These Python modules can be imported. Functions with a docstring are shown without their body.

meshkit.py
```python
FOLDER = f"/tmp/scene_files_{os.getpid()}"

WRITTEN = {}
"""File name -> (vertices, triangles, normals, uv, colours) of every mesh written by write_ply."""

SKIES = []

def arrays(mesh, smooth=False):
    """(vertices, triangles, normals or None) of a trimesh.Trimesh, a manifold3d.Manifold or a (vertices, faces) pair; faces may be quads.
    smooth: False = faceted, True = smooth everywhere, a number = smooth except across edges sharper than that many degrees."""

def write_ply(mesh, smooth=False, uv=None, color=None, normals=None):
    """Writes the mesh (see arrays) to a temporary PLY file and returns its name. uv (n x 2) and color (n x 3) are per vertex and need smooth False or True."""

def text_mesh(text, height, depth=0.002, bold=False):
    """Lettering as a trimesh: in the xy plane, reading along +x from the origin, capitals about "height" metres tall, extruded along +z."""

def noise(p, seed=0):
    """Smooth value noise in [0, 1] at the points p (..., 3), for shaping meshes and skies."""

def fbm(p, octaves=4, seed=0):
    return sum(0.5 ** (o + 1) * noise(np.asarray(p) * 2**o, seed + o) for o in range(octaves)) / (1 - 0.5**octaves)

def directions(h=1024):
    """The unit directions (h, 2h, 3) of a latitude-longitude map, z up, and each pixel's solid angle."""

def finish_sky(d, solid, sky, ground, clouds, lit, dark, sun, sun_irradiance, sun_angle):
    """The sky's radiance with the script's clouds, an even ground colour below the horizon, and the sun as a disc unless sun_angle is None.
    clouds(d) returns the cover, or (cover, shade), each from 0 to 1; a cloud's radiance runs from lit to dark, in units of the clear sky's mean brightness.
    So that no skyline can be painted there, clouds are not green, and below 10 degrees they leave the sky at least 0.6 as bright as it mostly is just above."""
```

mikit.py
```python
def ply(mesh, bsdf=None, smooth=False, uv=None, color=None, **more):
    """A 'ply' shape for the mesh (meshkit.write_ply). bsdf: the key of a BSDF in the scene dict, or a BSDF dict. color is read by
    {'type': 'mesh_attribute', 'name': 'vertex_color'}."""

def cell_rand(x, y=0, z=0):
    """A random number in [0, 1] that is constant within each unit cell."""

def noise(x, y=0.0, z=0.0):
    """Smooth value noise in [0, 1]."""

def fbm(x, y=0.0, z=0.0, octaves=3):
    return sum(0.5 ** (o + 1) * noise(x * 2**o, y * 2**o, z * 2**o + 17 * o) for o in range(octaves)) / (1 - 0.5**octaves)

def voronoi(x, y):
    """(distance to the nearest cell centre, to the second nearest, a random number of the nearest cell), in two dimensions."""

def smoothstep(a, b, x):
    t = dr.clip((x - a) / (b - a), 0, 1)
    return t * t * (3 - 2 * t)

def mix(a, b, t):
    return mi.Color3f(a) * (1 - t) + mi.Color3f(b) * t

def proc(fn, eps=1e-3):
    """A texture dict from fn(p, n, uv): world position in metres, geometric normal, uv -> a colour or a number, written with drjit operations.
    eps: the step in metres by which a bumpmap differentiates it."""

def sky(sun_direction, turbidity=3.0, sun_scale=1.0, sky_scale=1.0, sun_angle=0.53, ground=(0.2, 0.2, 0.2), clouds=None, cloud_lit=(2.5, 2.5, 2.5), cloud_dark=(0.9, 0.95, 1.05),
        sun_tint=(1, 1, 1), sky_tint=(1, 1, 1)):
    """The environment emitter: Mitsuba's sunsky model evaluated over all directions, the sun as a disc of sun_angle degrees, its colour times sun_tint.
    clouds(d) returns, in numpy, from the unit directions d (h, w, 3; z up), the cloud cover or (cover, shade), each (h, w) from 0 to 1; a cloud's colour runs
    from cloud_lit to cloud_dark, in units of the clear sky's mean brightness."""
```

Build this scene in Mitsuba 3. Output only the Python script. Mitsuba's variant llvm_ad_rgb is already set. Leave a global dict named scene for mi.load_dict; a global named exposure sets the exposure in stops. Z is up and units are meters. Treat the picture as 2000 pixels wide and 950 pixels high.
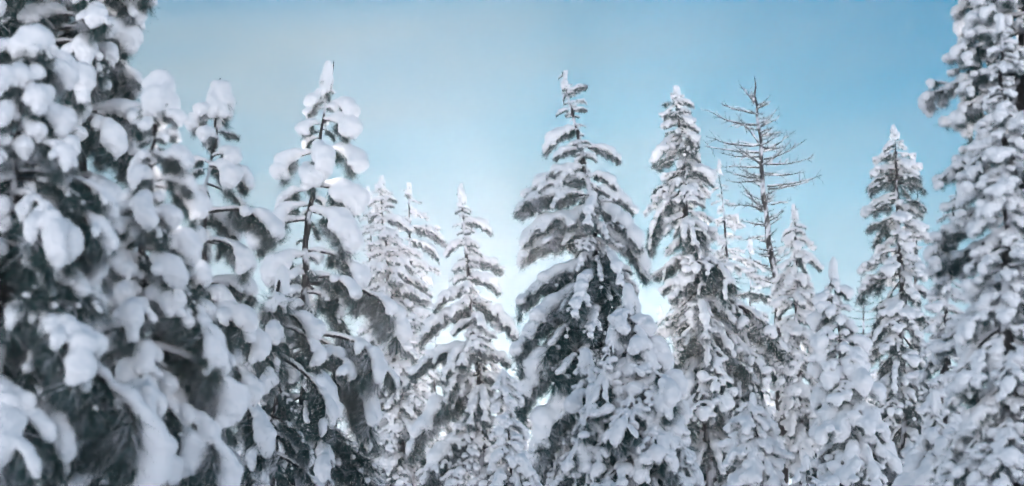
import math
import numpy as np
import mitsuba as mi
import mikit
import meshkit

T = mi.ScalarTransform4f
scene, labels = {}, {}

# ------------------------------------------------------------------ camera, sky, exposure
PITCH, HFOV, EYE = math.radians(15.0), 40.0, np.array([0.0, 0.0, 1.6])
FORWARD = np.array([0, math.cos(PITCH), math.sin(PITCH)])
UP = np.array([0, -math.sin(PITCH), math.cos(PITCH)])
scene['camera'] = {
    'type': 'thinlens', 'fov': HFOV, 'fov_axis': 'x', 'aperture_radius': 0.013, 'focus_distance': 19.0,
    'near_clip': 0.1, 'far_clip': 9000.0, 'medium': {'type': 'ref', 'id': 'haze_medium'},
    'to_world': T().look_at(origin=EYE.tolist(), target=(EYE + FORWARD).tolist(), up=[0, 0, 1])}

SUN_AZ, SUN_EL = math.radians(2.05), math.radians(13.7)
SUN = np.array([math.sin(SUN_AZ) * math.cos(SUN_EL), math.cos(SUN_AZ) * math.cos(SUN_EL), math.sin(SUN_EL)])


def thin_cloud(d):
    """Thin high veil, denser low down and to the left, with long wind-drawn streaks."""
    el = np.degrees(np.arcsin(np.clip(d[..., 2], 0, 1)))
    az = np.arctan2(d[..., 0], d[..., 1])
    q = np.stack([az * 5.0 + el * 0.10, el * 0.42 - az * 4.0, el * 0 + 3.0], -1)
    warp = meshkit.fbm(q * 0.8, 3, 5)
    streak = meshkit.fbm(q * np.array([0.9, 1.5, 1]) + warp[..., None] * 1.5, 5, 9) - 0.5
    hole = np.array([math.sin(0.40) * 0.86, math.cos(0.40) * 0.86, 0.51])       # a stretch of clearer blue, upper right
    clear = np.exp(-((1 - d @ hole) / 0.035))
    low = 20.3 - 4.2 * np.tanh(np.sin(az) / 0.24)
    veil = (0.18 + 0.76 / (1 + np.exp((el - low) / 2.6))) * (1 - 0.85 * clear)
    wisps = np.exp(-((el - 26) / 12) ** 2) * (1 - clear)
    veil = veil * (1 - 0.12 * np.exp(-(np.degrees(np.arccos(np.clip(d @ SUN, -1, 1))) / 8.0) ** 2))     # the veil glows round the sun
    return np.clip(veil + streak * wisps * 1.25, 0, 0.96)


scene['sky'] = mikit.sky(SUN.tolist(), turbidity=2.0, sun_scale=1.0, sky_scale=0.33, ground=(0.75, 0.76, 0.8), clouds=thin_cloud,
                         cloud_lit=(1.85, 2.75, 3.25), cloud_dark=(1.2, 1.35, 1.5), sun_tint=(0.75, 1.07, 2.4), sky_tint=(0.04, 0.50, 0.75))
exposure = 3.88

# thin haze added for a glow towards the sun and lifted dark tones
scene['haze_medium'] = {'type': 'homogeneous', 'albedo': {'type': 'rgb', 'value': [0.96, 0.96, 0.96]}, 'sigma_t': 0.00045, 'phase': {'type': 'hg', 'g': 0.74}}
scene['haze'] = {'type': 'cube', 'to_world': T().translate([0, 0, 7.5]).scale([3300, 3300, 9.5]), 'bsdf': {'type': 'null'}, 'interior': {'type': 'ref', 'id': 'haze_medium'}}
labels['haze'] = {'label': 'faint haze among the trees, added for the glow towards the sun', 'kind': 'stuff'}

# ------------------------------------------------------------------ materials
scene['snow_bsdf'] = {'type': 'twosided', 'bsdf': {'type': 'diffuse', 'reflectance': {'type': 'rgb', 'value': [0.955, 0.945, 0.945]}}}
scene['needle_bsdf'] = {'type': 'twosided', 'bsdf': {'type': 'diffuse', 'reflectance': {'type': 'mesh_attribute', 'name': 'vertex_color'}}}
scene['ground_bsdf'] = {'type': 'twosided', 'bsdf': {'type': 'diffuse', 'reflectance': mikit.proc(
    lambda p, n, uv: mikit.mix((0.82, 0.82, 0.85), (0.9, 0.89, 0.9), mikit.fbm(p.x * 0.7, p.y * 0.7, 0.0)))}}

# ------------------------------------------------------------------ mesh helpers


def surface_nets(F, org, h):
    """A closed smooth mesh of the zero level of the grid F (negative inside)."""
    S = F < 0
    c = [S[i:F.shape[0] - 1 + i, j:F.shape[1] - 1 + j, k:F.shape[2] - 1 + k] for i in (0, 1) for j in (0, 1) for k in (0, 1)]
    s = sum(x.astype(np.int8) for x in c)
    cells = np.argwhere((s > 0) & (s < 8))
    idx = np.full(s.shape, -1, np.int64)
    idx[tuple(cells.T)] = np.arange(len(cells))
    acc, cnt = np.zeros((len(cells), 3)), np.zeros(len(cells))
    eye = np.eye(3, dtype=int)
    for ax in range(3):
        o1, o2 = eye[(ax + 1) % 3], eye[(ax + 2) % 3]
        for a in (0, 1):
            for b in (0, 1):
                off = a * o1 + b * o2
                fa = F[tuple((cells + off).T)]
                fb = F[tuple((cells + off + eye[ax]).T)]
                x = (fa < 0) != (fb < 0)
                t = np.where(x, fa / np.where(x, fa - fb, 1), 0)
                acc += x[:, None] * (off + t[:, None] * eye[ax])
                cnt += x
    V = org + h * (cells + acc / cnt[:, None])
    faces = []
    for ax in range(3):
        A = np.moveaxis(S, ax, 0)
        e = np.argwhere(A[:-1] != A[1:])
        e = np.stack([e[:, [0, 1, 2].index((k - 0) % 3)] for k in range(3)], 1)
        full = np.empty_like(e)
        rest = [k for k in range(3) if k != ax]
        full[:, ax], full[:, rest[0]], full[:, rest[1]] = e[:, 0], e[:, 1], e[:, 2]
        ok = np.all(full[:, rest] >= 1, 1) & np.all(full[:, rest] < np.array(F.shape)[rest] - 1, 1)
        full = full[ok]
        o1, o2 = eye[(ax + 1) % 3], eye[(ax + 2) % 3]
        q = np.stack([idx[tuple((full - o1 - o2).T)], idx[tuple((full - o2).T)], idx[tuple(full.T)], idx[tuple((full - o1).T)]], 1)
        flip = ~S[tuple(full.T)]
        q[flip] = q[flip][:, ::-1]
        faces.append(q)
    return V, np.vstack(faces)


def snow_mesh(balls, h, k=0.02, amp=0.02, freq=7.0, rag=0.03, seed=0):
    """Soft union of the balls (x, y, z, rx, ry, rz), lumpy, and ragged on the underside."""
    B = np.asarray(balls, float)
    r = B[:, 3:]
    pad = 0.05 + 2 * h + amp + 0.6 * rag
    lo, hi = (B[:, :3] - r).min(0) - pad, (B[:, :3] + r).max(0) + pad
    n = np.ceil((hi - lo) / h).astype(int) + 1
    ax = [lo[i] + h * np.arange(n[i]) for i in range(3)]
    S = np.zeros(n)
    low = np.zeros(n)
    for b in B:
        sl = [slice(max(0, int((b[i] - b[3 + i] - 5 * k - lo[i]) / h)), int((b[i] + b[3 + i] + 5 * k - lo[i]) / h) + 2) for i in range(3)]
        g = [((ax[i][sl[i]] - b[i]) / b[3 + i]).reshape([-1 if j == i else 1 for j in range(3)]) for i in range(3)]
        d = (np.sqrt(g[0] ** 2 + g[1] ** 2 + g[2] ** 2) - 1) * b[3:].mean()
        e = np.exp(-d / k)
        S[tuple(sl)] += e
        low[tuple(sl)] += e * np.clip(-g[2], -1, 1)
    F = np.where(S > 1e-12, -k * np.log(np.maximum(S, 1e-12)), 1.0)
    low = np.clip(low / np.maximum(S, 1e-12), 0, 1)
    near = np.argwhere(np.abs(F) < 0.09)
    P = lo + h * near
    f0 = F[tuple(near.T)]
    lw = low[tuple(near.T)]
    f0 = f0 + amp * 2.4 * (meshkit.fbm(P * freq, 3, seed) - 0.5)
    f0 = f0 + lw * rag * (0.5 + 2.4 * (meshkit.fbm(P * np.array([34, 34, 15.0]), 2, seed + 7) - 0.4))
    F[tuple(near.T)] = f0
    for k_ in range(3):
        for end in (0, -1):
            s_ = [slice(None)] * 3
            s_[k_] = end
            F[tuple(s_)] = 1.0
    return surface_nets(F, lo, h)


def tubes(paths, sides=5):
    """One mesh of tapered tubes: [(points (n, 3), radii (n,), colour (3,) or (n, 3))]."""
    V, Q, C, at = [], [], [], 0
    for P, R, col in paths:
        P, R = np.asarray(P, float), np.broadcast_to(R, len(P))
        t = np.gradient(P, axis=0)
        t /= np.linalg.norm(t, axis=1, keepdims=True) + 1e-12
        ref = np.where(np.abs(t[:, 2:3]) > 0.9, [[1.0, 0, 0]], [[0, 0, 1.0]])
        x = np.cross(t, ref)
        x /= np.linalg.norm(x, axis=1, keepdims=True) + 1e-12
        y = np.cross(t, x)
        a = np.arange(sides) * 2 * np.pi / sides
        ring = P[:, None] + R[:, None, None] * (np.cos(a)[None, :, None] * x[:, None] + np.sin(a)[None, :, None] * y[:, None])
        V.append(ring.reshape(-1, 3))
        C.append(np.repeat(np.broadcast_to(np.asarray(col, float), (len(P), 3)), sides, 0))
        i, j = np.meshgrid(np.arange(len(P) - 1), np.arange(sides), indexing='ij')
        a0, a1 = at + i * sides + j, at + i * sides + (j + 1) % sides
        Q.append(np.stack([a0, a1, a1 + sides, a0 + sides], -1).reshape(-1, 4))
        at += len(P) * sides
    return np.vstack(V), np.vstack(Q), np.vstack(C)


def needle_mesh(base, vec, width, col):
    """One thin triangle per needle."""
    base, vec, col = np.vstack(base), np.vstack(vec), np.vstack(col)
    n = len(base)
    side = np.cross(vec, np.random.default_rng(n).normal(size=(n, 3)))
    side *= width / (np.linalg.norm(side, axis=1, keepdims=True) + 1e-12)
    V = np.stack([base - side * 0.5, base + side * 0.5, base + vec], 1).reshape(-1, 3)
    return V, np.arange(3 * n).reshape(-1, 3), np.repeat(col, 3, 0)


# ------------------------------------------------------------------ boughs: a small stock of each kind
BARK = np.array([0.034, 0.033, 0.032])
GREEN = np.array([0.024, 0.062, 0.060])
FROST = np.array([0.72, 0.72, 0.75])


def unit(v):
    return v / (np.linalg.norm(v, axis=-1, keepdims=True) + 1e-12)


def chord_curve(slope, bend, rng, n=22, wob=0.02, late=1.0):
    """A curve of unit chord; late > 1 keeps it straight first and lets the outer end droop."""
    t = np.linspace(0, 1, n)
    a = math.radians(slope) + math.radians(bend) * (0.5 - t ** late)
    P = np.cumsum(np.stack([np.cos(a), 0 * a, np.sin(a)], 1), 0)
    P -= P[0]
    end = P[-1]
    rot = math.radians(slope) - math.atan2(end[2], end[0])
    c, s = math.cos(rot), math.sin(rot)
    P = np.stack([c * P[:, 0] - s * P[:, 2], P[:, 1], s * P[:, 0] + c * P[:, 2]], 1) / np.linalg.norm(end)
    P[:, 1] += wob * np.sin(t * rng.uniform(3, 6) + rng.uniform(0, 6)) * t
    return P


class Bough:
    def __init__(self, rng):
        self.rng, self.balls, self.paths = rng, [], []
        self.base, self.vec, self.col = [], [], []
        self.rime, self.dust = (0.03, 0.08, 0.2, 0.6), 0.2

    def frame(self, P, t):
        i = np.interp(t, np.linspace(0, 1, len(P)), np.arange(len(P)))
        p = np.stack([np.interp(i, np.arange(len(P)), P[:, k]) for k in range(3)], -1)
        g = unit(np.gradient(P, axis=0))
        tg = unit(np.stack([np.interp(i, np.arange(len(P)), g[:, k]) for k in range(3)], -1))
        z = np.array([0.18, 0, 1.0])
        nn = unit(z - (tg @ z)[..., None] * tg)
        return p, tg, nn

    def wood(self, P, r0, r1):
        self.paths.append((P, np.linspace(r0, r1, len(P)), BARK * self.rng.uniform(0.8, 1.3)))

    def coat(self, P, t0, t1, R, prof, lift=0.45, jit=0.12, n=None, flat=1.0, keep=1.0):
        L = np.linalg.norm(np.diff(P, axis=0), axis=1).sum()
        n = n or max(2, int(L * (t1 - t0) / (0.55 * R)) + 1)
        t = np.linspace(t0, t1, n)
        p, tg, nn = self.frame(P, t)
        for i in range(n):
            if self.rng.random() > keep:
                continue
            r = R * prof((t[i] - t0) / max(t1 - t0, 1e-6)) * (1 + jit * self.rng.normal())
            r = max(r, 0.25 * R)
            c = p[i] + nn[i] * r * lift + self.rng.normal(size=3) * r * jit * 0.5
            self.balls.append([*c, r, r, r * flat])

    def tufts(self, P, t0, t1, count, per, length, fwd=0.5, down=0.6, spread=0.55, frost=0.22, inset=0.0):
        frost = float(self.rng.choice(self.rime)) if frost is None else frost
        t = self.rng.uniform(t0, t1, count) ** 0.8
        p, tg, nn = self.frame(P, np.clip(t, 0, 1))
        for i in range(count):
            d = unit(fwd * tg[i] - down * nn[i] + spread * 0.6 * self.rng.normal(size=3))
            v = unit(d + spread * self.rng.normal(size=(per, 3)) * 0.7)
            ln = length * self.rng.uniform(0.6, 1.15, (per, 1))
            v = v * ln
            v[:, 2] -= 0.12 * ln[:, 0]
            self.base.append(np.repeat(p[i][None] - nn[i] * inset, per, 0) + 0.01 * self.rng.normal(size=(per, 3)))
            self.vec.append(v)
            fr = self.rng.random((per, 1)) < frost
            g = GREEN * self.rng.uniform(0.6, 1.6, (per, 1)) * np.array([1, 1, 1]) + np.array([0.012, 0.006, 0.0]) * self.rng.random((per, 1))
            g = np.where(self.rng.random((per, 1)) < self.dust, g + np.array([0.12, 0.16, 0.165]) * self.rng.random((per, 1)), g)      # dusted
            self.col.append(np.where(fr, FROST * self.rng.uniform(0.6, 1.05, (per, 1)), g))


def side_twig(b, P, t, sign, angle, length, slope, n=10, bend=30):
    p, tg, _ = b.frame(P, np.array([t]))
    az = math.atan2(tg[0, 1], tg[0, 0]) + sign * math.radians(angle)
    Q = chord_curve(slope, bend, b.rng, n, 0.01) * length
    c, s = math.cos(az), math.sin(az)
    return p[0] + np.stack([c * Q[:, 0] - s * Q[:, 1], s * Q[:, 0] + c * Q[:, 1], Q[:, 2]], 1)


def hump(a, e):
    """Swells from a to 1 at three quarters, ends at e."""
    return lambda x: a + (1 - a) * math.sin(min(x / 0.72, 1) * math.pi / 2) ** 1.3 if x < 0.72 else 1 - (1 - e) * ((x - 0.72) / 0.28) ** 2


GROUPS = {}


def stock(style, slope, R, variant, lod):
    """The key of the shape group (stem, needles, snow) of one bough of unit length along +x."""
    key = f'{style}_{slope}_{int(R * 100)}_{variant}_{lod}'.replace('-', 'm')
    if key in GROUPS:
        return key
    rng = np.random.default_rng(abs(hash((len(style), slope, int(R * 1000), variant))) % 2 ** 31)
    rng = np.random.default_rng([ord(style[0]), slope + 200, int(R * 1000), variant])
    b = Bough(rng)
    half = 2 if lod else 1
    if style == 'P':                        # pine: thick gloves of snow, long needles hanging out below
        P = chord_curve(slope, 92 if slope > -60 else 45, rng, 22, 0.06, 1.8)
        b.wood(P, 0.022, 0.008)
        s0 = rng.uniform(0.42, 0.6) if R < 0.15 else rng.uniform(0.2, 0.35)
        b.coat(P, s0, 0.96, R, hump(0.5, 0.55), 0.55, 0.1)
        b.coat(P, 0.03, s0, R * 0.24, lambda x: 0.8, 0.8, 0.2, keep=0.85)
        ln = 0.15 + R * 0.55
        b.tufts(P, 0.25, 1.0, 34 // half, 14, ln, 0.45, 0.8, 0.5, None, inset=0.25 * R)
        b.tufts(P, 0.88, 1.0, 8, 14, ln, 1.0, 0.45, 0.5, None)
        for k in range(int(0.34 / R + rng.integers(1, 4))):
            sg = 1 if (k + variant) % 2 else -1
            Q = side_twig(b, P, rng.uniform(0.3, 0.85), sg, rng.uniform(35, 75), rng.uniform(0.18, 0.34), max(slope - 12, -75), bend=60)
            b.wood(Q, 0.01, 0.004)
            if rng.random() < 0.8:
                b.coat(Q, 0.25, 1.0, R * rng.uniform(0.4, 0.66), hump(0.6, 0.6), 0.55, 0.1)
            b.tufts(Q, 0.15, 1.0, 14 // half, 12, ln * 0.85, 0.55, 0.75, 0.5, None, inset=0.1 * R)
            b.tufts(Q, 0.6, 1.0, 5 // half, 9, R * 1.3, 0.9, 0.1, 0.7, 0.3)
        for k in range(2):                  # bare needle sprays hanging below the bough
            Q = side_twig(b, P, rng.uniform(0.2, 0.7), rng.choice([-1, 1]), rng.uniform(0, 60), rng.uniform(0.16, 0.3), -70)
            b.wood(Q, 0.008, 0.004)
            b.tufts(Q, 0.1, 1.0, 11 // half, 13, ln * 0.85, 0.6, 0.5, 0.6, 0.1)
        mesh, wid = snow_mesh(b.balls, R * (0.24 if lod else 0.155), R * 0.10, 0.22 * R, 0.85 / R, 0.5 * R, variant), 0.012 if lod else 0.0085
    elif style == 'F':                      # fir: long arching bough, ridge of snow with fingers, short dark fringe below
        b.rime, b.dust = (0.1, 0.3, 0.55, 0.8), 0.4
        P = chord_curve(slope, 55, rng)
        b.wood(P, 0.02, 0.006)
        b.coat(P, 0.14, 1.0, R, lambda x: 0.5 + 0.45 * math.sin(math.pi * min(1, x * 0.85 + 0.12)) + 0.12 * math.sin(x * 21 + variant), 0.55, 0.16, keep=0.95)
        b.tufts(P, 0.1, 1.0, 80 // half, 14, 0.12, 0.5, 0.6, 0.8, None)
        nar = 0.62 if slope < -30 else 1.0
        for k in range(18):
            t = 0.1 + 0.86 * (k + rng.random()) / 18
            ln = (0.27 * math.sin(math.pi * (0.15 + 0.75 * t)) + 0.03) * rng.uniform(0.55, 1.2) * nar
            Q = side_twig(b, P, t, 1 if k % 2 else -1, rng.uniform(35, 62), ln, slope - rng.uniform(10, 40))
            b.wood(Q, 0.006, 0.003)
            if rng.random() < 0.6:
                b.coat(Q, 0.25, 1.0, R * rng.uniform(0.36, 0.58), lambda x: 0.95 - 0.3 * x, 0.6, 0.18, keep=0.9)
            b.tufts(Q, 0.05, 1.0, 16 // half, 12, 0.1, 0.6, 0.5, 0.8, None)
            b.tufts(Q, 0.2, 1.0, 6 // half, 6, R * 1.5, 0.6, -0.4, 0.9, 0.15)
        b.tufts(P, 0.15, 1.0, 40 // half, 7, R * 1.35, 0.5, -0.5, 0.9, 0.3)
        for k in range(20):                 # twigs that hang below, bare of snow
            Q = side_twig(b, P, rng.uniform(0.05, 0.92), rng.choice([-1, 1]), rng.uniform(10, 70), rng.uniform(0.1, 0.26), -68)
            b.tufts(Q, 0.05, 1.0, 13 // half, 11, 0.085, 0.7, 0.3, 0.7, 0.2)
        mesh, wid = snow_mesh(b.balls, R * (0.34 if lod else 0.24), R * 0.12, 0.27 * R, 0.9 / R, 0.6 * R, variant), 0.012 if lod else 0.008
    elif style == 'C':                      # clumps: round puffs at the ends of thin twigs
        P = chord_curve(slope, 45, rng)
        b.wood(P, 0.018, 0.006)
        b.coat(P, 0.05, 0.7, R * 0.28, lambda x: 0.8, 0.7, 0.25, keep=0.85)
        b.balls.append([*(P[-1] + [-0.3 * R, 0, 0.25 * R]), R * 1.0, R * 0.95, R * 0.9])
        b.balls.append([*(P[-1] + [0.1 * R, 0, -0.35 * R]), R * 0.7, R * 0.7, R * 0.8])
        b.tufts(P, 0.7, 1.0, 14 // half + 2, 13, R * 1.6, 0.5, 0.8, 0.6, None)
        m = int(0.75 / R + 2)
        for k in range(m):
            t = 0.22 + 0.66 * (k + rng.random()) / m
            Q = side_twig(b, P, t, 1 if k % 2 else -1, rng.uniform(30, 65), rng.uniform(0.18, 0.38), slope - rng.uniform(-10, 30))
            b.wood(Q, 0.009, 0.004)
            r = R * rng.uniform(0.5, 0.85)
            b.coat(Q, 0.1, 0.75, R * 0.25, lambda x: 0.8, 0.7, 0.2, keep=0.8)
            e = Q[-1]
            b.balls.append([*(e + [0, 0, 0.2 * r]), r, r, r * rng.uniform(0.8, 1.0)])
            if rng.random() < 0.6:
                b.balls.append([*(e + r * 0.55 * unit(rng.normal(size=3)) - [0, 0, 0.3 * r]), r * 0.65, r * 0.65, r * 0.75])
            b.tufts(Q, 0.5, 1.0, 10 // half + 2, 13, r * 1.75, 0.5, 0.8, 0.7, None)
            b.tufts(Q, 0.1, 0.8, 4, 9, 0.08, 0.5, 0.6, 0.7, 0.3)
            b.tufts(Q, 0.75, 1.0, 5, 6, r * 1.5, 0.8, 0.0, 0.9, 0.2)
        b.tufts(P, 0.15, 0.8, 16 // half, 12, 0.12, 0.5, 0.8, 0.7, 0.12)
        mesh, wid = snow_mesh(b.balls, R * (0.24 if lod else 0.165), R * 0.10, 0.17 * R, 0.8 / R, 0.5 * R, variant), 0.011 if lod else 0.007
    elif style == 'N':                      # inner spray of long needles, hardly any snow
        P = chord_curve(slope, 40, rng)
        b.wood(P, 0.02, 0.006)
        b.coat(P, 0.3, 1.0, 0.035, lambda x: 0.9, 0.7, 0.3, keep=0.5)
        b.tufts(P, 0.25, 1.0, 30 // half, 18, 0.24, 0.6, 0.5, 0.7, 0.12)
        for k in range(5):
            Q = side_twig(b, P, rng.uniform(0.2, 0.8), 1 if k % 2 else -1, rng.uniform(25, 65), rng.uniform(0.2, 0.4), slope - rng.uniform(-10, 40))
            b.wood(Q, 0.01, 0.004)
            b.coat(Q, 0.3, 1.0, 0.03, lambda x: 0.9, 0.7, 0.3, keep=0.35)
            b.tufts(Q, 0.1, 1.0, 14 // half, 16, 0.22, 0.6, 0.5, 0.7, 0.12)
        mesh, wid = snow_mesh(b.balls, 0.02, 0.008, 0.01, 10.0, 0.012, variant), 0.012 if lod else 0.009
    else:                                   # 'L': open, fine spray with broken patches of snow
        b.rime, b.dust = (0.2, 0.4, 0.65, 0.85), 0.5
        P = chord_curve(slope, 35, rng)
        b.wood(P, 0.018, 0.005)
        b.coat(P, 0.1, 1.0, R, lambda x: 0.75 + 0.25 * math.sin(x * 14 + variant), 0.55, 0.25, keep=0.6)
        b.tufts(P, 0.1, 1.0, 36 // half, 9, 0.10, 0.5, 0.5, 0.8, None)
        for k in range(14):
            t = 0.1 + 0.86 * (k + rng.random()) / 14
            ln = (0.34 * math.sin(math.pi * (0.2 + 0.7 * t)) + 0.04) * rng.uniform(0.6, 1.2)
            Q = side_twig(b, P, t, 1 if k % 2 else -1, rng.uniform(35, 65), ln, slope - rng.uniform(-15, 30))
            b.wood(Q, 0.007, 0.003)
            b.coat(Q, 0.2, 1.0, R * rng.uniform(0.6, 0.95), lambda x: 0.9, 0.5, 0.3, keep=0.55)
            b.tufts(Q, 0.05, 1.0, 14 // half, 9, 0.085, 0.6, 0.5, 0.8, None)
        mesh, wid = snow_mesh(b.balls, R * (0.5 if lod else 0.36), R * 0.2, 0.18 * R, 10.0, 0.5 * R, variant), 0.012 if lod else 0.009
    return register(key, b, mesh, wid)


def register(key, b, mesh, wid):
    tv, tq, tc = tubes(b.paths, 4)
    nv, nf, nc = needle_mesh(b.base, b.vec, wid, b.col)
    scene[key] = {'type': 'shapegroup', 'stem': mikit.ply((tv, tq), 'needle_bsdf', True, color=tc),
                  'needles': mikit.ply((nv, nf), 'needle_bsdf', False, color=nc), 'snow': mikit.ply(mesh, 'snow_bsdf', True)}
    GROUPS[key] = (len(tq) * 2, len(nf), len(mesh[1]) * 2)
    return key


def leader_stock(style, variant):
    """The topmost shoot of a tree, of unit height along +z."""
    key = f'leader_{style}_{variant}'
    if key in GROUPS:
        return key
    rng = np.random.default_rng([77, ord(style), variant])
    b = Bough(rng)
    z = np.linspace(0, 1, 16)
    P = np.stack([0.03 * np.sin(z * 4 + variant), 0.03 * np.cos(z * 3 + variant), z * 0.94], 1)
    b.wood(P, 0.03, 0.012)
    if style == 'P':                        # a tall cap of snow, needles showing through on its lower face
        for x, r in ((0.84, 0.17), (0.7, 0.22), (0.55, 0.24), (0.4, 0.2)):
            b.balls.append([*(P[int(x * 15)] + rng.normal(size=3) * 0.03), r, r, r * 1.1])
        for k in range(7):
            a, x = rng.uniform(0, 2 * math.pi), rng.uniform(0.15, 0.5)
            b.balls.append([math.cos(a) * 0.2, math.sin(a) * 0.2, x, 0.11, 0.11, 0.16])
        for k in range(26):                 # needles break out on one side, drooping
            a, x = rng.normal() * 0.8 + variant, rng.uniform(0.15, 0.7)
            n = 11
            d = unit(np.array([math.cos(a) * 0.8, math.sin(a) * 0.8, -1.0]) + 0.28 * rng.normal(size=(n, 3)))
            b.base.append(np.repeat(P[int(x * 15)][None] + [0.12 * math.cos(a), 0.12 * math.sin(a), 0], n, 0))
            b.vec.append(d * 0.3 * rng.uniform(0.7, 1.1, (n, 1)))
            b.col.append(GREEN * rng.uniform(0.6, 1.5, (n, 1)))
        mesh, wid = snow_mesh(b.balls, 0.03, 0.025, 0.05, 4.0, 0.04, variant), 0.016
    else:                                   # slender tip, crusts of snow on short upright shoots
        for k in range(30):
            x = rng.uniform(0.0, 1.0) ** 0.8
            a, w = rng.uniform(0, 2 * math.pi), 0.05 + 0.2 * (1 - x)
            Q = P[int(x * 15)] + np.linspace(0, 1, 6)[:, None] * np.array([math.cos(a) * w, math.sin(a) * w, rng.uniform(-0.4, 0.5) * w])
            b.wood(Q, 0.012, 0.006)
            if rng.random() < 0.75:
                b.coat(Q, 0.3, 1.0, rng.uniform(0.07, 0.12), lambda x: 1.0, 0.5, 0.2)
            b.tufts(Q, 0.1, 1.0, 5, 8, 0.11, 0.6, 0.8, 0.6, 0.1)
        b.balls.append([*P[-1], 0.085, 0.085, 0.11])
        b.coat(P, 0.1, 0.95, 0.06, lambda x: 1.1 - 0.3 * x, 0.6, 0.3, keep=0.7)
        mesh, wid = snow_mesh(b.balls, 0.022, 0.015, 0.02, 9.0, 0.015, variant), 0.016
    return register(key, b, mesh, wid)


# ------------------------------------------------------------------ placing things
FPX = 1000 / math.tan(math.radians(HFOV / 2))


def at(u, v, D):
    """The point at ground distance D that the photograph shows at pixel (u, v) of 2000 x 950."""
    d = FORWARD + np.array([1.0, 0, 0]) * (u - 1000) / FPX + UP * (475 - v) / FPX
    return EYE + d * (D / d[1])


def project(p):
    q = np.asarray(p) - EYE
    w = q @ FORWARD
    return 1000 + FPX * q[0] / w, 475 - FPX * (q @ UP) / w


COUNT = {}


def numbered(name):
    COUNT[name] = COUNT.get(name, 0) + 1
    return name if COUNT[name] == 1 else f'{name}_{COUNT[name] - 1:03d}'


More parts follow.
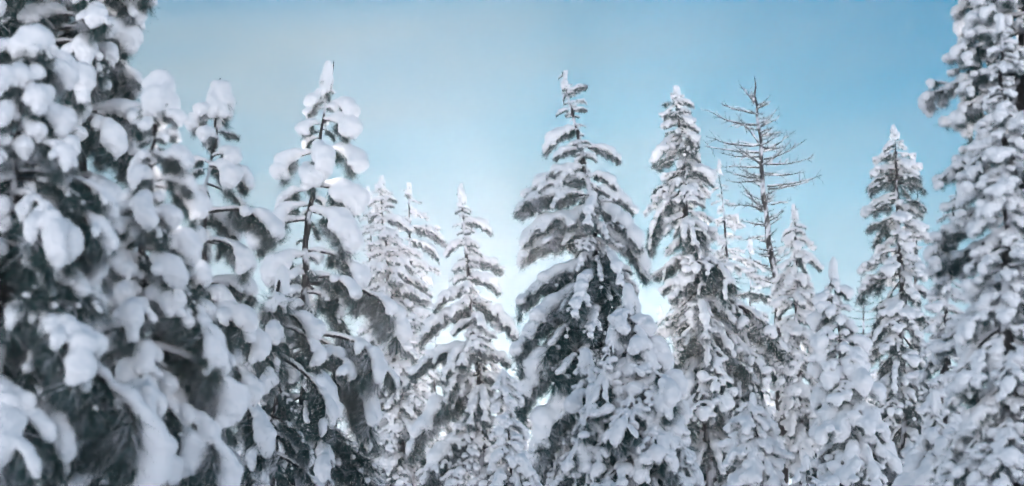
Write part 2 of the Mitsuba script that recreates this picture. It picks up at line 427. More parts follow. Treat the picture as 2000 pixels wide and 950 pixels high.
SLOPES = {'N': (0, -40), 'P': (5, -25, -50, -74), 'F': (12, -14, -36, -60), 'C': (5, -30, -58), 'L': (20, -10, -38)}
RS = {'N': (0.03,), 'P': (0.085, 0.12, 0.16, 0.21, 0.28, 0.36), 'F': (0.035, 0.055, 0.08, 0.115), 'C': (0.08, 0.11, 0.15, 0.2, 0.27), 'L': (0.025, 0.04, 0.06)}
VARIANTS = {'N': 3, 'P': 3, 'F': 3, 'C': 3, 'L': 3}


def put_bough(tree, root, tip, style, R, rng, lod):
    root, tip = np.asarray(root, float), np.asarray(tip, float)
    d = tip - root
    L = np.linalg.norm(d)
    phi, sl = math.atan2(d[1], d[0]), math.degrees(math.atan2(d[2], math.hypot(d[0], d[1])))
    cls = min(SLOPES[style], key=lambda s: abs(s - sl))
    r = min(RS[style], key=lambda s: abs(s - min(R, {'P': 0.26, 'F': 0.1, 'C': 0.2, 'L': 0.06, 'N': 0.03}[style])))
    g = stock(style, cls, r, int(rng.integers(VARIANTS[style])), lod)
    w = L * rng.uniform(0.85, 1.15) * (1 if rng.random() < 0.5 else -1)
    m = T().translate(root.tolist()).rotate([0, 0, 1], math.degrees(phi)).rotate([0, 1, 0], -(sl - cls)).scale([L, w, L])
    scene[numbered(f'{tree}__bough')] = {'type': 'instance', 'to_world': m, 'group': {'type': 'ref', 'id': g}}
    return sum(GROUPS[g])


TRI = [0, 0]


class Tree:
    def __init__(self, name, label, category, D, trunk, r_top=0.012, r_base=0.16, group=None, seed=1, taper=0.9):
        self.key, self.D, self.rng = numbered(name), D, np.random.default_rng(seed)
        labels[self.key] = {'label': label, 'category': category}
        if group:
            labels[self.key]['group'] = group
        P = np.array([at(u, v, D) for u, v in trunk])
        if P[-1, 2] > 0:                     # down to the ground, straight below
            P = np.vstack([P, [P[-1, 0] + 0.02, P[-1, 1], -0.3]])
        t = np.linspace(0, 1, 60)
        s = np.concatenate([[0], np.cumsum(np.linalg.norm(np.diff(P, axis=0), axis=1))])
        P = np.stack([np.interp(t * s[-1], s, P[:, k]) for k in range(3)], 1)
        k = np.ones(7) / 7
        for a in (0, 1):
            P[3:-3, a] = np.convolve(P[:, a], k, 'valid')
        P[:, :2] += 0.012 * self.rng.normal(size=(60, 2))
        ph = self.rng.uniform(0, 6.28, 4)    # crooked, not needle-straight
        P[:, 0] += np.minimum(t, 0.35) * D * 0.004 * (np.sin(23 * t + ph[0]) + 0.6 * np.sin(51 * t + ph[1]))
        self.P, self.fir = P, False
        R = 0.3 * r_top + (r_base - 0.3 * r_top) * t ** taper
        self.R = R * (1 + 0.08 * self.rng.normal(size=60))
        fine = np.stack([np.interp(np.linspace(0, 59, 240), np.arange(60), P[:, k]) for k in range(3)], 1)
        V, Q, C = tubes([(fine, np.interp(np.linspace(0, 59, 240), np.arange(60), self.R), BARK)], 9)
        n = meshkit.fbm(V * np.array([9, 9, 3.5]), 3, seed)
        C = C * (0.5 + 1.0 * meshkit.noise(V * np.array([40, 40, 6.0]), 3))[:, None]
        C = np.where((n > 0.56)[:, None], FROST, C)
        scene[f'{self.key}__trunk'] = mikit.ply((V, Q), 'needle_bsdf', True, color=C)

    def stem(self, z):
        o = np.argsort(self.P[:, 2])
        return np.array([np.interp(z, self.P[o, 2], self.P[o, k]) for k in range(3)])

    def leader(self, style, h_px, lean=0.0, variant=0, wide=1.0):
        h = h_px * (0.62 if style == 'F' else 1.0) * self.D / FPX / math.cos(PITCH)
        self.fir = style == 'F'
        p = self.P[0] - [0, 0, h * 0.9]
        g = leader_stock(style, variant)
        p = np.array([*self.stem(p[2])[:2], p[2]])
        m = T().translate(p.tolist()).rotate([0, 1, 0], lean).rotate([0, 0, 1], float(self.rng.uniform(0, 360))).scale([h * wide, h * wide, h])
        scene[f'{self.key}__leader'] = {'type': 'instance', 'to_world': m, 'group': {'type': 'ref', 'id': g}}

    def hand(self, style, items, lod=0):
        """Boughs seen one by one: (root pixel, tip pixel, R, metres nearer at the tip)."""
        for (ru, rv), (tu, tv), R, near in items:
            put_bough(self.key, at(ru, rv, self.D), at(tu, tv, self.D - near), style, R, self.rng, lod)

    def grow(self, prof, n, mix, slope=(-15, -40), frac=(0.5, 1.05), v0=None, v1=1010, lod=0, power=0.7, depth=1.0, back=1.0):
        """n boughs spread over the crown whose outline is prof: (v, left u, right u). mix: {style: (share, radius of its snow in photograph pixels)}."""
        prof = np.array(prof, float)
        if self.fir:                         # short side shoots up to the tip
            u, v = project(self.P[0])
            prof = np.vstack([[v + 8, u - 9, u + 9], prof])
        v0 = prof[0, 0] if v0 is None else v0
        vs = np.linspace(v0, v1, 200)
        wid = np.interp(vs, prof[:, 0], prof[:, 2] - prof[:, 1])
        cdf = np.cumsum(1.0 / np.maximum(wid, 12) ** (1 - power))
        cdf /= cdf[-1]
        names = list(mix)
        share = np.array([mix[k][0] for k in names], float)
        share /= share.sum()
        scale = self.D / FPX
        top = self.P[0, 2]
        phi = self.rng.uniform(0, 6.28)
        tilt = self.rng.uniform(0, 100)
        for i in range(n):
            v = np.interp((i + self.rng.random()) / n, cdf, vs)
            phi += 2.39996 + self.rng.normal() * 0.25
            c, s = math.cos(phi), math.sin(phi)
            if s > 0.3 and self.rng.random() > back:
                continue
            gap = float(meshkit.noise(np.array([[v * 0.035, c * 1.4 + tilt, s * 1.4]]))[0])
            if gap < 0.27:                   # missing limbs here and there
                continue
            l, r = np.interp(v, prof[:, 0], prof[:, 1]), np.interp(v, prof[:, 0], prof[:, 2])
            tu = project(self.stem(at(1000, v, self.D)[2]))[0]
            e = max((r - tu) if c > 0 else (tu - l), 6) * scale
            m = 0.5 * (r - l) * scale * depth
            h = math.hypot(e * c, m * s) * self.rng.uniform(*frac) * (0.8 + 0.4 * gap) * (1.18 if self.rng.random() < 0.08 else 1)
            z = at(tu, v, self.D)[2]
            rel = np.clip((v - prof[0, 0]) / (950 - prof[0, 0]), 0, 1)
            sl = math.radians(slope[0] + (slope[1] - slope[0]) * rel ** 0.6 + self.rng.normal() * 9)
            zr = min(z - h * math.tan(sl), top - 0.03)
            root = self.stem(zr)
            root = np.array([root[0], root[1], zr])
            hyp = math.hypot(e * c, m * s)
            tip = np.array([root[0] + h * e * c / hyp, root[1] + h * m * s / hyp, z])
            u_, v_ = project(tip)
            if not (-160 < u_ < 2160 and -260 < v_ < 1060):
                continue
            st = names[self.rng.choice(len(names), p=share)]
            TRI[0] += put_bough(self.key, root, tip, st, mix[st][1] * scale / np.linalg.norm(tip - root) * self.rng.uniform(0.8, 1.25), self.rng, lod)
            TRI[1] += 1


# ------------------------------------------------------------------ ground
gx = np.concatenate([-np.geomspace(3000, 30, 14), np.linspace(-24, 24, 33), np.geomspace(30, 3000, 14)])
gy = np.concatenate([-np.geomspace(3000, 100, 8), np.linspace(-90, -44, 8), np.linspace(-40, -7, 24), np.linspace(-6, 70, 60), np.geomspace(80, 3000, 14)])
X, Y = np.meshgrid(gx, gy, indexing='ij')
Z = 0.5 * (meshkit.fbm(np.stack([X * 0.15, Y * 0.15, 0 * X], -1), 3, 4) - 0.5) * (np.hypot(X, Y) < 200)
i, j = np.meshgrid(np.arange(len(gx) - 1), np.arange(len(gy) - 1), indexing='ij')
a = i * len(gy) + j
Z += 13.5 * np.clip((-Y - 6) / 27, 0, 1) ** 1.1 * (1 + 0.25 * (meshkit.fbm(np.stack([X * 0.012, Y * 0.012, 0 * X], -1), 3, 8) - 0.5))      # unseen slope added behind the viewer to bounce sunlight onto the shaded snow
scene['ground'] = mikit.ply((np.stack([X, Y, Z], -1).reshape(-1, 3), np.stack([a, a + len(gy), a + len(gy) + 1, a + 1], -1).reshape(-1, 4)), 'ground_bsdf', True)
labels['ground'] = {'label': 'deep fresh snow covering the forest floor, with an added sunlight-bouncing slope behind the viewer', 'kind': 'structure'}
labels['sky'] = {'label': 'pale blue winter sky with thin streaks of high cloud', 'kind': 'structure'}

# ------------------------------------------------------------------ near trees on the left
t = Tree('pine_tree', 'tall near pine at left rising past the top edge behind two lower tips', 'tree', 9.5, [(175, -420), (165, 0), (150, 400), (140, 960)], 0.02, 0.16, seed=19)
t.grow([(-420, 130, 230), (-200, 60, 270), (0, -30, 292), (110, -60, 292), (200, -80, 285), (500, -100, 290), (950, -150, 340)], 195, {'P': (3.2, 20), 'N': (1, 5)}, (-15, -42), (0.4, 1.03), v0=-330, back=0.75)

t = Tree('pine_tree', 'near pine with a tall rounded snow cap, right of the tallest left pine', 'tree', 7.5, [(312, 140), (300, 300), (270, 620), (262, 960)], 0.012, 0.07, seed=12)
t.leader('P', 150, 2, 0, 0.95)
t.grow([(210, 270, 352), (300, 258, 362), (420, 205, 380), (500, 170, 390), (600, 160, 415), (700, 170, 440), (950, 120, 470)], 134, {'P': (3.2, 21), 'N': (1, 5)}, (-18, -42), (0.35, 1.02), back=0.75)

t = Tree('pine_tree', 'nearest pine at the left edge, its tip bent under a broad dome of snow', 'tree', 6.5, [(58, 52), (42, 200), (10, 420), (-20, 960)], 0.012, 0.07, seed=13)
t.leader('P', 115, 6, 1, 1.35)
t.grow([(95, -10, 120), (150, -30, 155), (300, -60, 190), (450, -80, 195), (600, -120, 230), (750, -150, 250), (950, -200, 300)], 134, {'P': (3.2, 22), 'N': (1, 5)}, (-18, -42), (0.35, 1.02), back=0.75)

t = Tree('pine_tree', 'slim pine capped with an oval snow lump, between near left trees and sharp pine', 'tree', 12.0, [(433, 158), (424, 250), (404, 350), (392, 530), (384, 950)], 0.012, 0.07, seed=14)
t.leader('P', 112, 0, 2, 0.95)
t.grow([(240, 385, 472), (300, 372, 478), (350, 365, 505), (450, 372, 512), (550, 360, 522), (700, 330, 525), (950, 290, 540)], 60, {'P': (3, 19), 'N': (1, 4)}, (-20, -45), (0.55, 1.03))

# ------------------------------------------------------------------ the sharp pine left of centre and the shorter one before it
t = Tree('pine_tree', 'sharp sparse pine left of centre, tall bare-stemmed tip holding separate gloves of snow', 'tree', 16.0, [(655, 120), (640, 180), (630, 240), (619, 285), (608, 361), (601, 428), (599, 520), (596, 620), (590, 960)], 0.015, 0.11, seed=15)
t.leader('P', 98, 2, 0, 0.5)
t.hand('P', [((638, 172), (612, 218), 0.3, 0.0), ((640, 203), (680, 236), 0.3, 0.1), ((632, 213), (602, 230), 0.26, 0.0), ((632, 236), (679, 274), 0.28, 0.1),
             ((626, 243), (597, 264), 0.3, 0.1), ((622, 270), (598, 290), 0.28, -0.1), ((624, 292), (692, 338), 0.2, 0.1), ((616, 285), (624, 345), 0.22, 0.25),
             ((607, 300), (555, 352), 0.25, 0.0), ((607, 362), (685, 428), 0.24, 0.1), ((604, 412), (668, 494), 0.24, 0.15), ((606, 372), (556, 412), 0.24, -0.1),
             ((602, 402), (548, 446), 0.22, 0.1), ((600, 430), (510, 495), 0.22, 0.1), ((602, 490), (698, 572), 0.12, 0.1), ((600, 545), (690, 590), 0.12, 0.2),
             ((599, 552), (777, 676), 0.085, 0.0), ((598, 500), (540, 560), 0.22, 0.2), ((598, 520), (560, 600), 0.2, -0.2), ((600, 655), (738, 755), 0.085, 0.3), ((606, 322), (600, 372), 0.26, 0.2)])
t.grow([(170, 628, 668), (240, 598, 672), (300, 585, 668), (450, 566, 652), (560, 560, 650)], 18, {'P': (2, 11), 'N': (1, 3)}, (-20, -40), (0.4, 0.95), v1=560)
t.grow([(560, 545, 640), (640, 530, 680), (740, 510, 720), (850, 500, 735), (950, 490, 748)], 72, {'P': (2.4, 14), 'N': (1, 4)}, (-25, -45), (0.5, 1.02))

t = Tree('pine_tree', 'short dark-needled pine with a drooping tip directly in front of the sharp pine', 'tree', 13.5, [(550, 525), (543, 700), (528, 960)], 0.012, 0.06, seed=16)
t.leader('P', 90, 3, 1, 0.6)
t.grow([(590, 515, 588), (680, 482, 620), (760, 490, 610), (850, 480, 640), (950, 470, 660)], 44, {'P': (1.6, 15), 'N': (1, 4)}, (-30, -56), (0.5, 1.02))

# ------------------------------------------------------------------ middle group left of the big fir
t = Tree('fir_tree', 'frosted fir with a hooked tip, in the middle of the close trio left of centre', 'tree', 30.0, [(743, 348), (752, 500), (775, 750), (792, 960)], 0.015, 0.16, seed=21)
t.leader('F', 60, 0, 0, 1.0)
t.grow([(385, 726, 772), (450, 712, 800), (550, 702, 838), (650, 708, 858), (800, 712, 845), (950, 700, 850)], 210, {'L': (2.4, 4.5), 'F': (1.4, 7)}, (-5, -38), (0.5, 1.12), lod=1)
t = Tree('fir_tree', 'thin frosted fir, left and lowest tip of the close trio left of centre', 'tree', 31.0, [(719, 368), (722, 500), (730, 960)], 0.012, 0.1, seed=22)
t.leader('F', 50, -3, 1, 1.0)
t.grow([(390, 702, 740), (450, 698, 752), (520, 694, 758), (700, 688, 770), (950, 680, 780)], 110, {'L': (2, 4), 'F': (1, 6)}, (5, -35), (0.5, 1.05), lod=1)
t = Tree('fir_tree', 'darker fir at the right of the close trio left of centre, one branch reaching right', 'tree', 32.5, [(797, 362), (803, 600), (806, 960)], 0.015, 0.18, seed=23)
t.leader('F', 50, 0, 2, 0.9)
t.grow([(385, 784, 832), (410, 782, 852), (480, 778, 868), (560, 770, 862), (700, 765, 850), (950, 755, 850)], 120, {'L': (3, 4), 'F': (1, 6)}, (-5, -35), (0.5, 1.05), lod=1)
t.hand('F', [((805, 445), (872, 482), 0.06, 0.2)], 1)

t = Tree('fir_tree', 'narrow fir left of the big central fir, with long arched boughs', 'tree', 26.0, [(899, 364), (905, 450), (918, 560), (936, 720), (948, 960)], 0.012, 0.17, seed=24)
t.leader('F', 75, -2, 0, 0.75)
t.hand('F', [((906, 432), (958, 455), 0.1, 0.1), ((910, 510), (980, 530), 0.1, 0.0), ((914, 540), (974, 572), 0.1, 0.2), ((905, 470), (872, 500), 0.1, 0.1), ((915, 560), (850, 605), 0.09, 0.2),
             ((918, 590), (1008, 660), 0.09, 0.1), ((920, 600), (822, 668), 0.08, 0.1), ((928, 680), (805, 735), 0.08, 0.3), ((935, 760), (802, 890), 0.09, 0.3), ((925, 690), (872, 790), 0.055, 0.8),
             ((945, 770), (920, 830), 0.055, 0.9), ((940, 840), (830, 945), 0.09, 0.5)], 0)
t.grow([(430, 880, 935), (520, 868, 955), (560, 858, 965), (640, 838, 1005), (720, 818, 1010), (820, 805, 1020), (950, 800, 1040)], 120, {'F': (2, 7), 'L': (2.4, 4.5)}, (-8, -40), (0.35, 0.95), lod=0)

t = Tree('fir_tree', 'short narrow column of snow clumps with a rounded tip, left of the big fir foot', 'tree', 20.0, [(984, 724), (990, 800), (1002, 960)], 0.012, 0.06, seed=25)
t.leader('P', 60, -8, 1, 0.6)
t.grow([(745, 966, 1008), (790, 960, 1022), (850, 957, 1030), (950, 955, 1055)], 70, {'C': (1, 11)}, (-30, -45), (0.6, 1.05))

# ------------------------------------------------------------------ the big central fir
t = Tree('fir_tree', 'big broad central fir with crooked tip and long snow-loaded boughs, sun behind it', 'tree', 24.0, [(1100, 142), (1106, 180), (1128, 260), (1150, 360), (1160, 440), (1172, 600), (1192, 800), (1200, 960)], 0.02, 0.24, seed=26)
t.leader('F', 70, -3, 1, 0.8)
t.hand('F', [((1108, 188), (1146, 170), 0.1, 0.0), ((1112, 215), (1088, 225), 0.1, 0.1), ((1128, 252), (1066, 298), 0.1, 0.1), ((1148, 290), (1210, 314), 0.1, 0.0), ((1132, 296), (1084, 308), 0.1, 0.2),
             ((1142, 335), (1067, 348), 0.1, 0.1), ((1150, 352), (1030, 386), 0.1, 0.0), ((1154, 385), (1012, 414), 0.09, 0.1), ((1158, 425), (1028, 470), 0.1, 0.1), ((1162, 460), (1024, 505), 0.1, -0.1),
             ((1154, 340), (1205, 372), 0.1, 0.1), ((1160, 370), (1236, 416), 0.1, 0.0), ((1164, 405), (1246, 488), 0.1, 0.3), ((1168, 445), (1262, 545), 0.1, 0.1), 
             ((1172, 520), (1018, 600), 0.08, 0.1), ((1174, 560), (1012, 700), 0.09, 0.3), ((1180, 640), (1012, 800), 0.08, 0.4), ((1186, 720), (1050, 905), 0.08, 0.5), ((1175, 530), (1120, 620), 0.055, 1.2),
             ((1172, 490), (1215, 560), 0.055, 1.0), ((1160, 390), (1150, 440), 0.055, 0.9), ((1176, 600), (1150, 660), 0.055, 1.1)], 0)
crown = [(200, 1094, 1150), (290, 1092, 1178), (340, 1082, 1195), (410, 1062, 1218), (470, 1058, 1236), (550, 1048, 1252), (650, 1030, 1262), (750, 1015, 1272), (950, 1000, 1285)]
t.grow(crown, 105, {'F': (2.5, 6.5), 'L': (2.4, 4)}, (-8, -40), (0.3, 0.86), v1=560)
t.fir = False
t.grow(crown, 105, {'F': (0.7, 6), 'L': (1.4, 3.5), 'N': (1.7, 2.5)}, (-8, -42), (0.3, 0.88), v0=540)

# ------------------------------------------------------------------ snowed-in small pines right of centre
t = Tree('pine_tree', 'bright snow-smothered young pine standing before the big fir, with crooked bare stem showing', 'tree', 14.0, [(1212, 555), (1226, 610), (1243, 650), (1262, 730), (1280, 880), (1286, 960)], 0.012, 0.06, seed=31)
t.leader('P', 92, -8, 0, 0.62)
t.hand('P', [((1240, 640), (1205, 690), 0.2, 0.1), ((1250, 660), (1290, 705), 0.2, 0.1), ((1232, 620), (1262, 650), 0.2, 0.1), ((1225, 605), (1208, 640), 0.22, 0.1), ((1262, 725), (1318, 780), 0.2, 0.1), ((1258, 715), (1195, 760), 0.2, 0.1)])
t.grow([(610, 1204, 1262), (680, 1192, 1292), (760, 1180, 1318), (830, 1168, 1345), (900, 1150, 1362), (950, 1132, 1370)], 165, {'C': (3, 14), 'P': (1.2, 14)}, (-25, -45), (0.5, 1.03))
t = Tree('pine_tree', 'low rounded snow-clad pine just left of the bright young pine', 'tree', 14.6, [(1148, 682), (1156, 760), (1172, 960)], 0.012, 0.05, seed=32)
t.leader('P', 66, -6, 2, 0.8)
t.grow([(725, 1124, 1190), (790, 1118, 1200), (870, 1128, 1215), (950, 1138, 1230)], 64, {'C': (2, 15), 'P': (1, 17)}, (-28, -45), (0.55, 1.03))

# ------------------------------------------------------------------ trees right of centre
t = Tree('fir_tree', 'tall slender fir right of the big central fir, evenly tufted tip against the blue sky', 'tree', 26.0, [(1319, 174), (1330, 280), (1342, 430), (1372, 640), (1390, 960)], 0.015, 0.2, seed=41)
t.leader('F', 62, 0, 2, 1.0)
t.grow([(200, 1288, 1354), (300, 1278, 1378), (380, 1268, 1396), (450, 1266, 1408), (600, 1278, 1465), (720, 1288, 1495), (950, 1290, 1515)], 230, {'F': (2, 8), 'C': (1.2, 10), 'L': (1.2, 4.5), 'N': (1.2, 3)}, (-15, -45), (0.5, 1.15), lod=1)
t = Tree('fir_tree', 'thin pale fir with a knobbly tip, between tall slender fir and bare dead tree', 'tree', 31.0, [(1404, 314), (1410, 400), (1425, 520), (1440, 960)], 0.012, 0.13, seed=42)
t.leader('F', 50, 0, 0, 0.6)
t.grow([(350, 1392, 1424), (420, 1388, 1445), (480, 1380, 1480), (560, 1372, 1505), (700, 1380, 1525), (950, 1380, 1540)], 100, {'L': (2, 5), 'C': (1, 8)}, (0, -35), (0.45, 1.05), lod=1)
t = Tree('fir_tree', 'pale conical fir immediately right of the bare dead tree trunk', 'tree', 27.0, [(1554, 402), (1555, 600), (1562, 960)], 0.012, 0.14, seed=43)
t.leader('F', 55, 0, 1, 0.8)
t.grow([(440, 1534, 1574), (490, 1522, 1592), (560, 1510, 1606), (650, 1512, 1612), (800, 1525, 1622), (950, 1535, 1640)], 160, {'C': (2, 9), 'L': (1, 4.5), 'F': (1, 7)}, (-15, -45), (0.55, 1.15), lod=1)
t = Tree('pine_tree', 'rounded young pine heaped with large snow puffs, left of the dark-cored fir', 'tree', 17.0, [(1623, 505), (1630, 570), (1641, 650), (1660, 800), (1673, 960)], 0.012, 0.07, seed=44)
t.leader('P', 66, 0, 1, 0.5)
t.grow([(560, 1600, 1650), (640, 1588, 1670), (700, 1588, 1692), (780, 1582, 1730), (860, 1575, 1745), (950, 1560, 1762)], 96, {'C': (2, 15), 'P': (1.5, 17)}, (-25, -42), (0.5, 1.03))
t = Tree('fir_tree', 'tall conical fir with dark green core and snow tufts, beside the right edge trees', 'tree', 25.0, [(1746, 247), (1755, 400), (1760, 600), (1766, 960)], 0.012, 0.17, seed=45)
t.leader('F', 55, 0, 0, 0.9)
t.grow([(280, 1732, 1766), (320, 1708, 1790), (400, 1688, 1806), (470, 1678, 1816), (560, 1682, 1816), (700, 1690, 1818), (950, 1700, 1830)], 170, {'C': (2, 10), 'F': (1, 7), 'N': (1.5, 3)}, (-15, -42), (0.55, 1.16), lod=1)
t = Tree('fir_tree', 'thin dark-stemmed fir standing behind the tall conical fir, its trunk showing at right', 'tree', 26.5, [(1793, 372), (1790, 450), (1788, 960)], 0.02, 0.15, seed=46)
t.grow([(385, 1784, 1804), (450, 1765, 1815), (640, 1760, 1822), (950, 1750, 1830)], 34, {'L': (1, 4), 'F': (1, 6)}, (10, -25), (0.5, 1.05), lod=1)
t = Tree('pine_tree', 'small snowy pine low between the tall slender fir and the puffy young pine', 'tree', 17.5, [(1464, 768), (1475, 850), (1485, 960)], 0.012, 0.05, seed=47)
t.leader('P', 50, 0, 2, 0.6)
t.grow([(800, 1436, 1496), (850, 1424, 1522), (950, 1420, 1545)], 60, {'C': (1, 14)}, (-25, -45), (0.55, 1.03))
t = Tree('pine_tree', 'lowest small snow-covered pine tip at the bottom edge beside the puffy young pine', 'tree', 15.5, [(1572, 890), (1575, 960)], 0.01, 0.04, seed=48)
t.leader('P', 40, 0, 0, 0.8)
t.grow([(910, 1550, 1600), (960, 1545, 1610)], 14, {'C': (1, 14)}, (-25, -45), (0.6, 1.03), v1=1040)

# ------------------------------------------------------------------ right edge trees
t = Tree('fir_tree', 'towering blurred conifer filling the right edge and rising past the top edge', 'tree', 9.0, [(2015, -520), (2005, 0), (1985, 960)], 0.02, 0.15, seed=51)
t.grow([(-520, 1960, 2060), (-200, 1835, 2150), (0, 1838, 2180), (130, 1815, 2200), (250, 1820, 2200), (330, 1802, 2200), (420, 1790, 2200), (520, 1800, 2200), (700, 1830, 2200), (950, 1840, 2200)],
       300, {'C': (3, 15)}, (-8, -30), (0.3, 1.08), v0=-330, back=0.7)
t = Tree('fir_tree', 'near blurred conifer in front at the right edge, its tip just below the top edge', 'tree', 8.0, [(1956, 28), (1965, 400), (1978, 960)], 0.015, 0.09, seed=52)
t.leader('P', 60, 0, 1, 0.5)
t.grow([(60, 1934, 1982), (150, 1918, 2002), (300, 1892, 2030), (500, 1862, 2060), (700, 1850, 2070), (950, 1825, 2090)], 160, {'C': (3, 16), 'P': (0.4, 18)}, (-10, -38), (0.25, 1.03), back=0.7)
t = Tree('fir_tree', 'slim snow-tufted fir at the left flank of the towering right edge conifer', 'tree', 13.0, [(1866, 372), (1850, 600), (1842, 960)], 0.012, 0.08, seed=53)
t.grow([(385, 1842, 1885), (440, 1808, 1885), (600, 1796, 1890), (750, 1792, 1890), (950, 1780, 1900)], 90, {'C': (1, 13), 'L': (0.4, 5)}, (-10, -40), (0.5, 1.03))
t = Tree('pine_tree', 'small column of stacked snow lumps low at the foot of the right edge conifers', 'tree', 11.5, [(1828, 762), (1826, 960)], 0.012, 0.04, seed=54)
t.leader('P', 60, 0, 2, 0.6)
t.grow([(800, 1806, 1850), (870, 1790, 1870), (950, 1768, 1890)], 44, {'C': (1, 17), 'P': (1, 20)}, (-30, -50), (0.55, 1.03))

# ------------------------------------------------------------------ dead tree and far sapling


def bare_tree(name, label, D, trunk, limbs, r_top, r_base, seed, thick, snow=True):
    t = Tree(name, label, 'tree', D, trunk, r_top, r_base, seed=seed, taper=0.6)
    rng = t.rng
    for (ru, rv), (tu, tv), sag, near in limbs:
        A, B = at(ru, rv, D), at(tu, tv, D - near)
        s = np.linspace(0, 1, 18)[:, None]
        L = np.linalg.norm(B - A)
        P = A + (B - A) * s - np.array([0, 0, 1]) * sag * L * 4 * s * (1 - s)
        P[1:, :] += np.cumsum(rng.normal(size=(17, 3)), 0) * L * 0.006
        r = thick * (0.2 + 0.8 * (1 - s[:, 0])) * (0.6 + 0.4 * min(L, 1.5))
        paths, caps = [(P, r, BARK * 2.2)], []
        for k in range(int(rng.integers(12, 22))):
            i = int(rng.integers(4, 17))
            d = unit(P[i] - P[i - 1]) + 0.8 * rng.normal(size=3) + [0, 0, 0.3]
            Q = P[i] + unit(d) * np.linspace(0, 1, 6)[:, None] * L * rng.uniform(0.08, 0.22)
            paths.append((Q, np.linspace(r[i] * 0.55, 0.003, 6), BARK * 2.6))
            if rng.random() < 0.7:
                caps.append((Q[1:], r[i] * 0.6))
        V, F, C = tubes(paths, 5)
        key = numbered(f'{t.key}__branch')
        scene[key] = mikit.ply((V, F), 'needle_bsdf', True, color=C)
        if not snow:
            continue
        i = 0
        ridges = []
        while i < 16:
            n = int(rng.integers(3, 9))
            seg = P[i:i + n + 1]
            if len(seg) > 2 and rng.random() < 0.85:
                w = np.sin(np.linspace(0.25, math.pi - 0.25, len(seg))) * r[i:i + n + 1] * rng.uniform(0.9, 1.7)
                ridges.append((seg + np.array([0, 0, 1]) * (r[i:i + n + 1] * 0.9)[:, None], w, FROST))
            i += n + int(rng.integers(0, 2))
        for Q, w in caps:
            ridges.append((Q + [0, 0, w * 0.8], np.full(len(Q), w * 0.8), FROST))
        if ridges:
            V, F, C = tubes(ridges, 6)
            scene[f'{key}__snow'] = mikit.ply((V, F), 'snow_bsdf', True)
    return t


limbs = [((1475, 200), (1443, 162), 0.02, 0), ((1473, 200), (1466, 172), 0, 0.1), ((1476, 215), (1504, 185), 0.03, 0.1), ((1474, 222), (1408, 202), 0.03, 0), ((1478, 245), (1380, 217), 0.06, 0.2),
         ((1482, 250), (1520, 212), 0.08, 0), ((1478, 250), (1525, 226), 0.05, -0.3), ((1482, 282), (1437, 222), 0.03, 0.4), ((1486, 282), (1376, 263), 0.07, 0.1), ((1492, 292), (1556, 256), 0.06, 0.1),
         ((1486, 298), (1371, 283), 0.03, -0.2), ((1492, 312), (1573, 272), 0.07, 0.3), ((1496, 322), (1548, 275), 0.05, -0.2), ((1484, 306), (1408, 300), 0.03, 0.3), ((1488, 322), (1422, 272), 0.05, 0.5),
         ((1496, 322), (1584, 308), 0.05, 0), ((1490, 328), (1410, 325), -0.03, 0.2), ((1494, 342), (1575, 336), 0.03, -0.2), ((1488, 348), (1412, 330), 0.04, -0.2), ((1498, 364), (1606, 341), 0.03, 0.1),
         ((1490, 352), (1415, 352), 0.04, 0.3), ((1500, 370), (1590, 352), 0.03, -0.3), ((1488, 408), (1445, 350), 0.03, 0.3), ((1496, 412), (1502, 366), -0.08, 0.2), ((1490, 410), (1420, 402), -0.05, 0.2),
         ((1494, 440), (1440, 428), 0.03, 0), ((1502, 432), (1532, 410), 0.08, 0.3), ((1506, 400), (1545, 392), 0.02, -0.2), ((1560, 410), (1568, 382), 0.0, 0), ((1520, 440), (1609, 440), 0.02, -0.4),
         ((1498, 462), (1446, 470), -0.03, 0.2), ((1508, 500), (1535, 490), 0.02, 0.3), ((1500, 520), (1470, 508), 0.05, 0.1)]
limbs = [l for l in limbs if l[0][0] < 1510]
rl = np.random.default_rng(6)
for k in range(64):                          # lesser limbs and broken stubs
    v = rl.uniform(190, 560)
    u = np.interp(v, [150, 280, 430, 600], [1474, 1484, 1496, 1520])
    w = np.interp(v, [150, 300, 420, 600], [18, 60, 50, 26]) * rl.uniform(0.25, 0.9) * rl.choice([-1, 1])
    limbs.append(((u, v), (u + w, v - abs(w) * rl.uniform(-0.1, 0.75)), rl.uniform(0.0, 0.09), rl.uniform(-0.5, 0.5)))
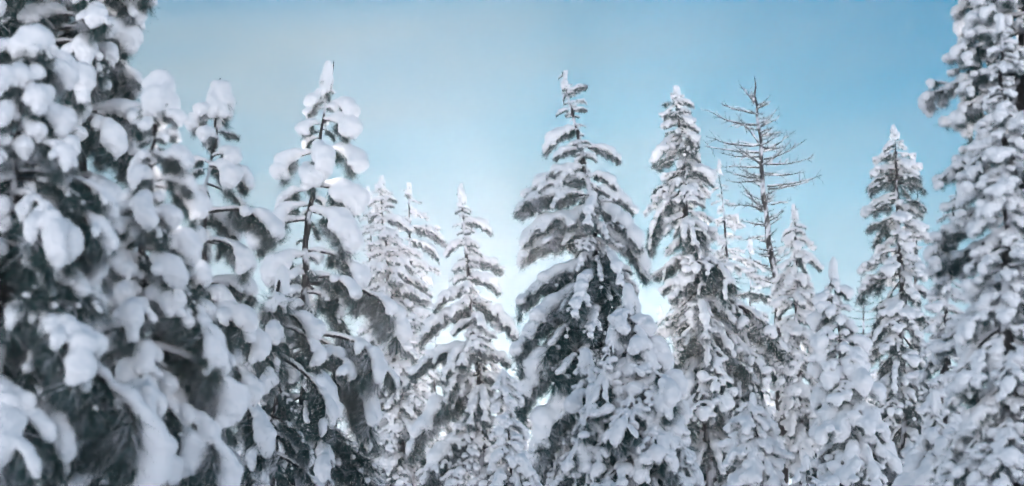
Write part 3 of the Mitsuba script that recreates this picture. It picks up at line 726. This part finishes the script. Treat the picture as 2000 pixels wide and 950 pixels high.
bare_tree('dead_tree', 'bare dead tree without needles, upswept snow-lined branches against blue sky', 28.0, [(1474, 150), (1476, 200), (1484, 280), (1490, 340), (1496, 430), (1506, 500), (1520, 600), (1530, 960)], limbs, 0.02, 0.13, 61, 0.022)
sap = [((1685, 540 + 14 * k), (1685 + s * (8 + 4.2 * k) * f, 534 + 14 * k), 0.05, 0.0) for k in range(9) for s, f in ((-1, 0.8), (1, 1.0))]
bare_tree('dead_sapling', 'faint bare sapling far off between the puffy young pine and the dark-cored fir', 52.0, [(1681, 520), (1685, 600), (1690, 960)], sap, 0.012, 0.1, 62, 0.02, False)

# ------------------------------------------------------------------ far firs behind
far = [(655, 640, 46, 'behind the sharp pine at its right side'), (695, 690, 44, 'between the sharp pine and the close trio'), (850, 610, 47, 'between the close trio and the narrow fir'), (1012, 690, 44, 'between the narrow fir and the big central fir'),
       (1290, 600, 45, 'behind the bright young pine and the tall slender fir'), (1465, 470, 42, 'behind the bare dead tree'), (1520, 560, 44, 'behind the foot of the bare dead tree'), (1652, 640, 46, 'behind the puffy young pine at right'),
       (1716, 620, 48, 'behind the dark-cored fir at its left'), (470, 560, 40, 'behind the small slim pine at its right'), (530, 620, 42, 'behind the short dark-needled pine at its left'), (345, 600, 41, 'behind the small slim pine at its left'),
       (1835, 500, 40, 'behind the slim fir at right'), (770, 720, 41, 'low behind the close trio'), (910, 760, 40, 'low behind the bare lower trunk of the narrow fir'), (1080, 790, 40, 'low behind the left boughs of the big fir')]
for k, (u, v, D, where) in enumerate(far):
    t = Tree('fir_tree', f'distant frosted fir {where}', 'tree', float(D), [(u, v), (u + 4, 960)], 0.015, 0.14, group='distant firs filling the gaps', seed=80 + k)
    t.leader('F', 45, 0, k % 3, 0.9)
    t.grow([(v + 25, u - 12, u + 12), (v + 110, u - 38, u + 38), (v + 260, u - 66, u + 66), (v + 480, u - 95, u + 95)], 60, {'L': (2, 4.5), 'F': (2, 6.5), 'C': (1, 8)}, (0, -38), (0.5, 1.05), lod=1, back=0.4)
print('boughs', TRI, 'stock', len(GROUPS), sum(sum(g) for g in GROUPS.values()))
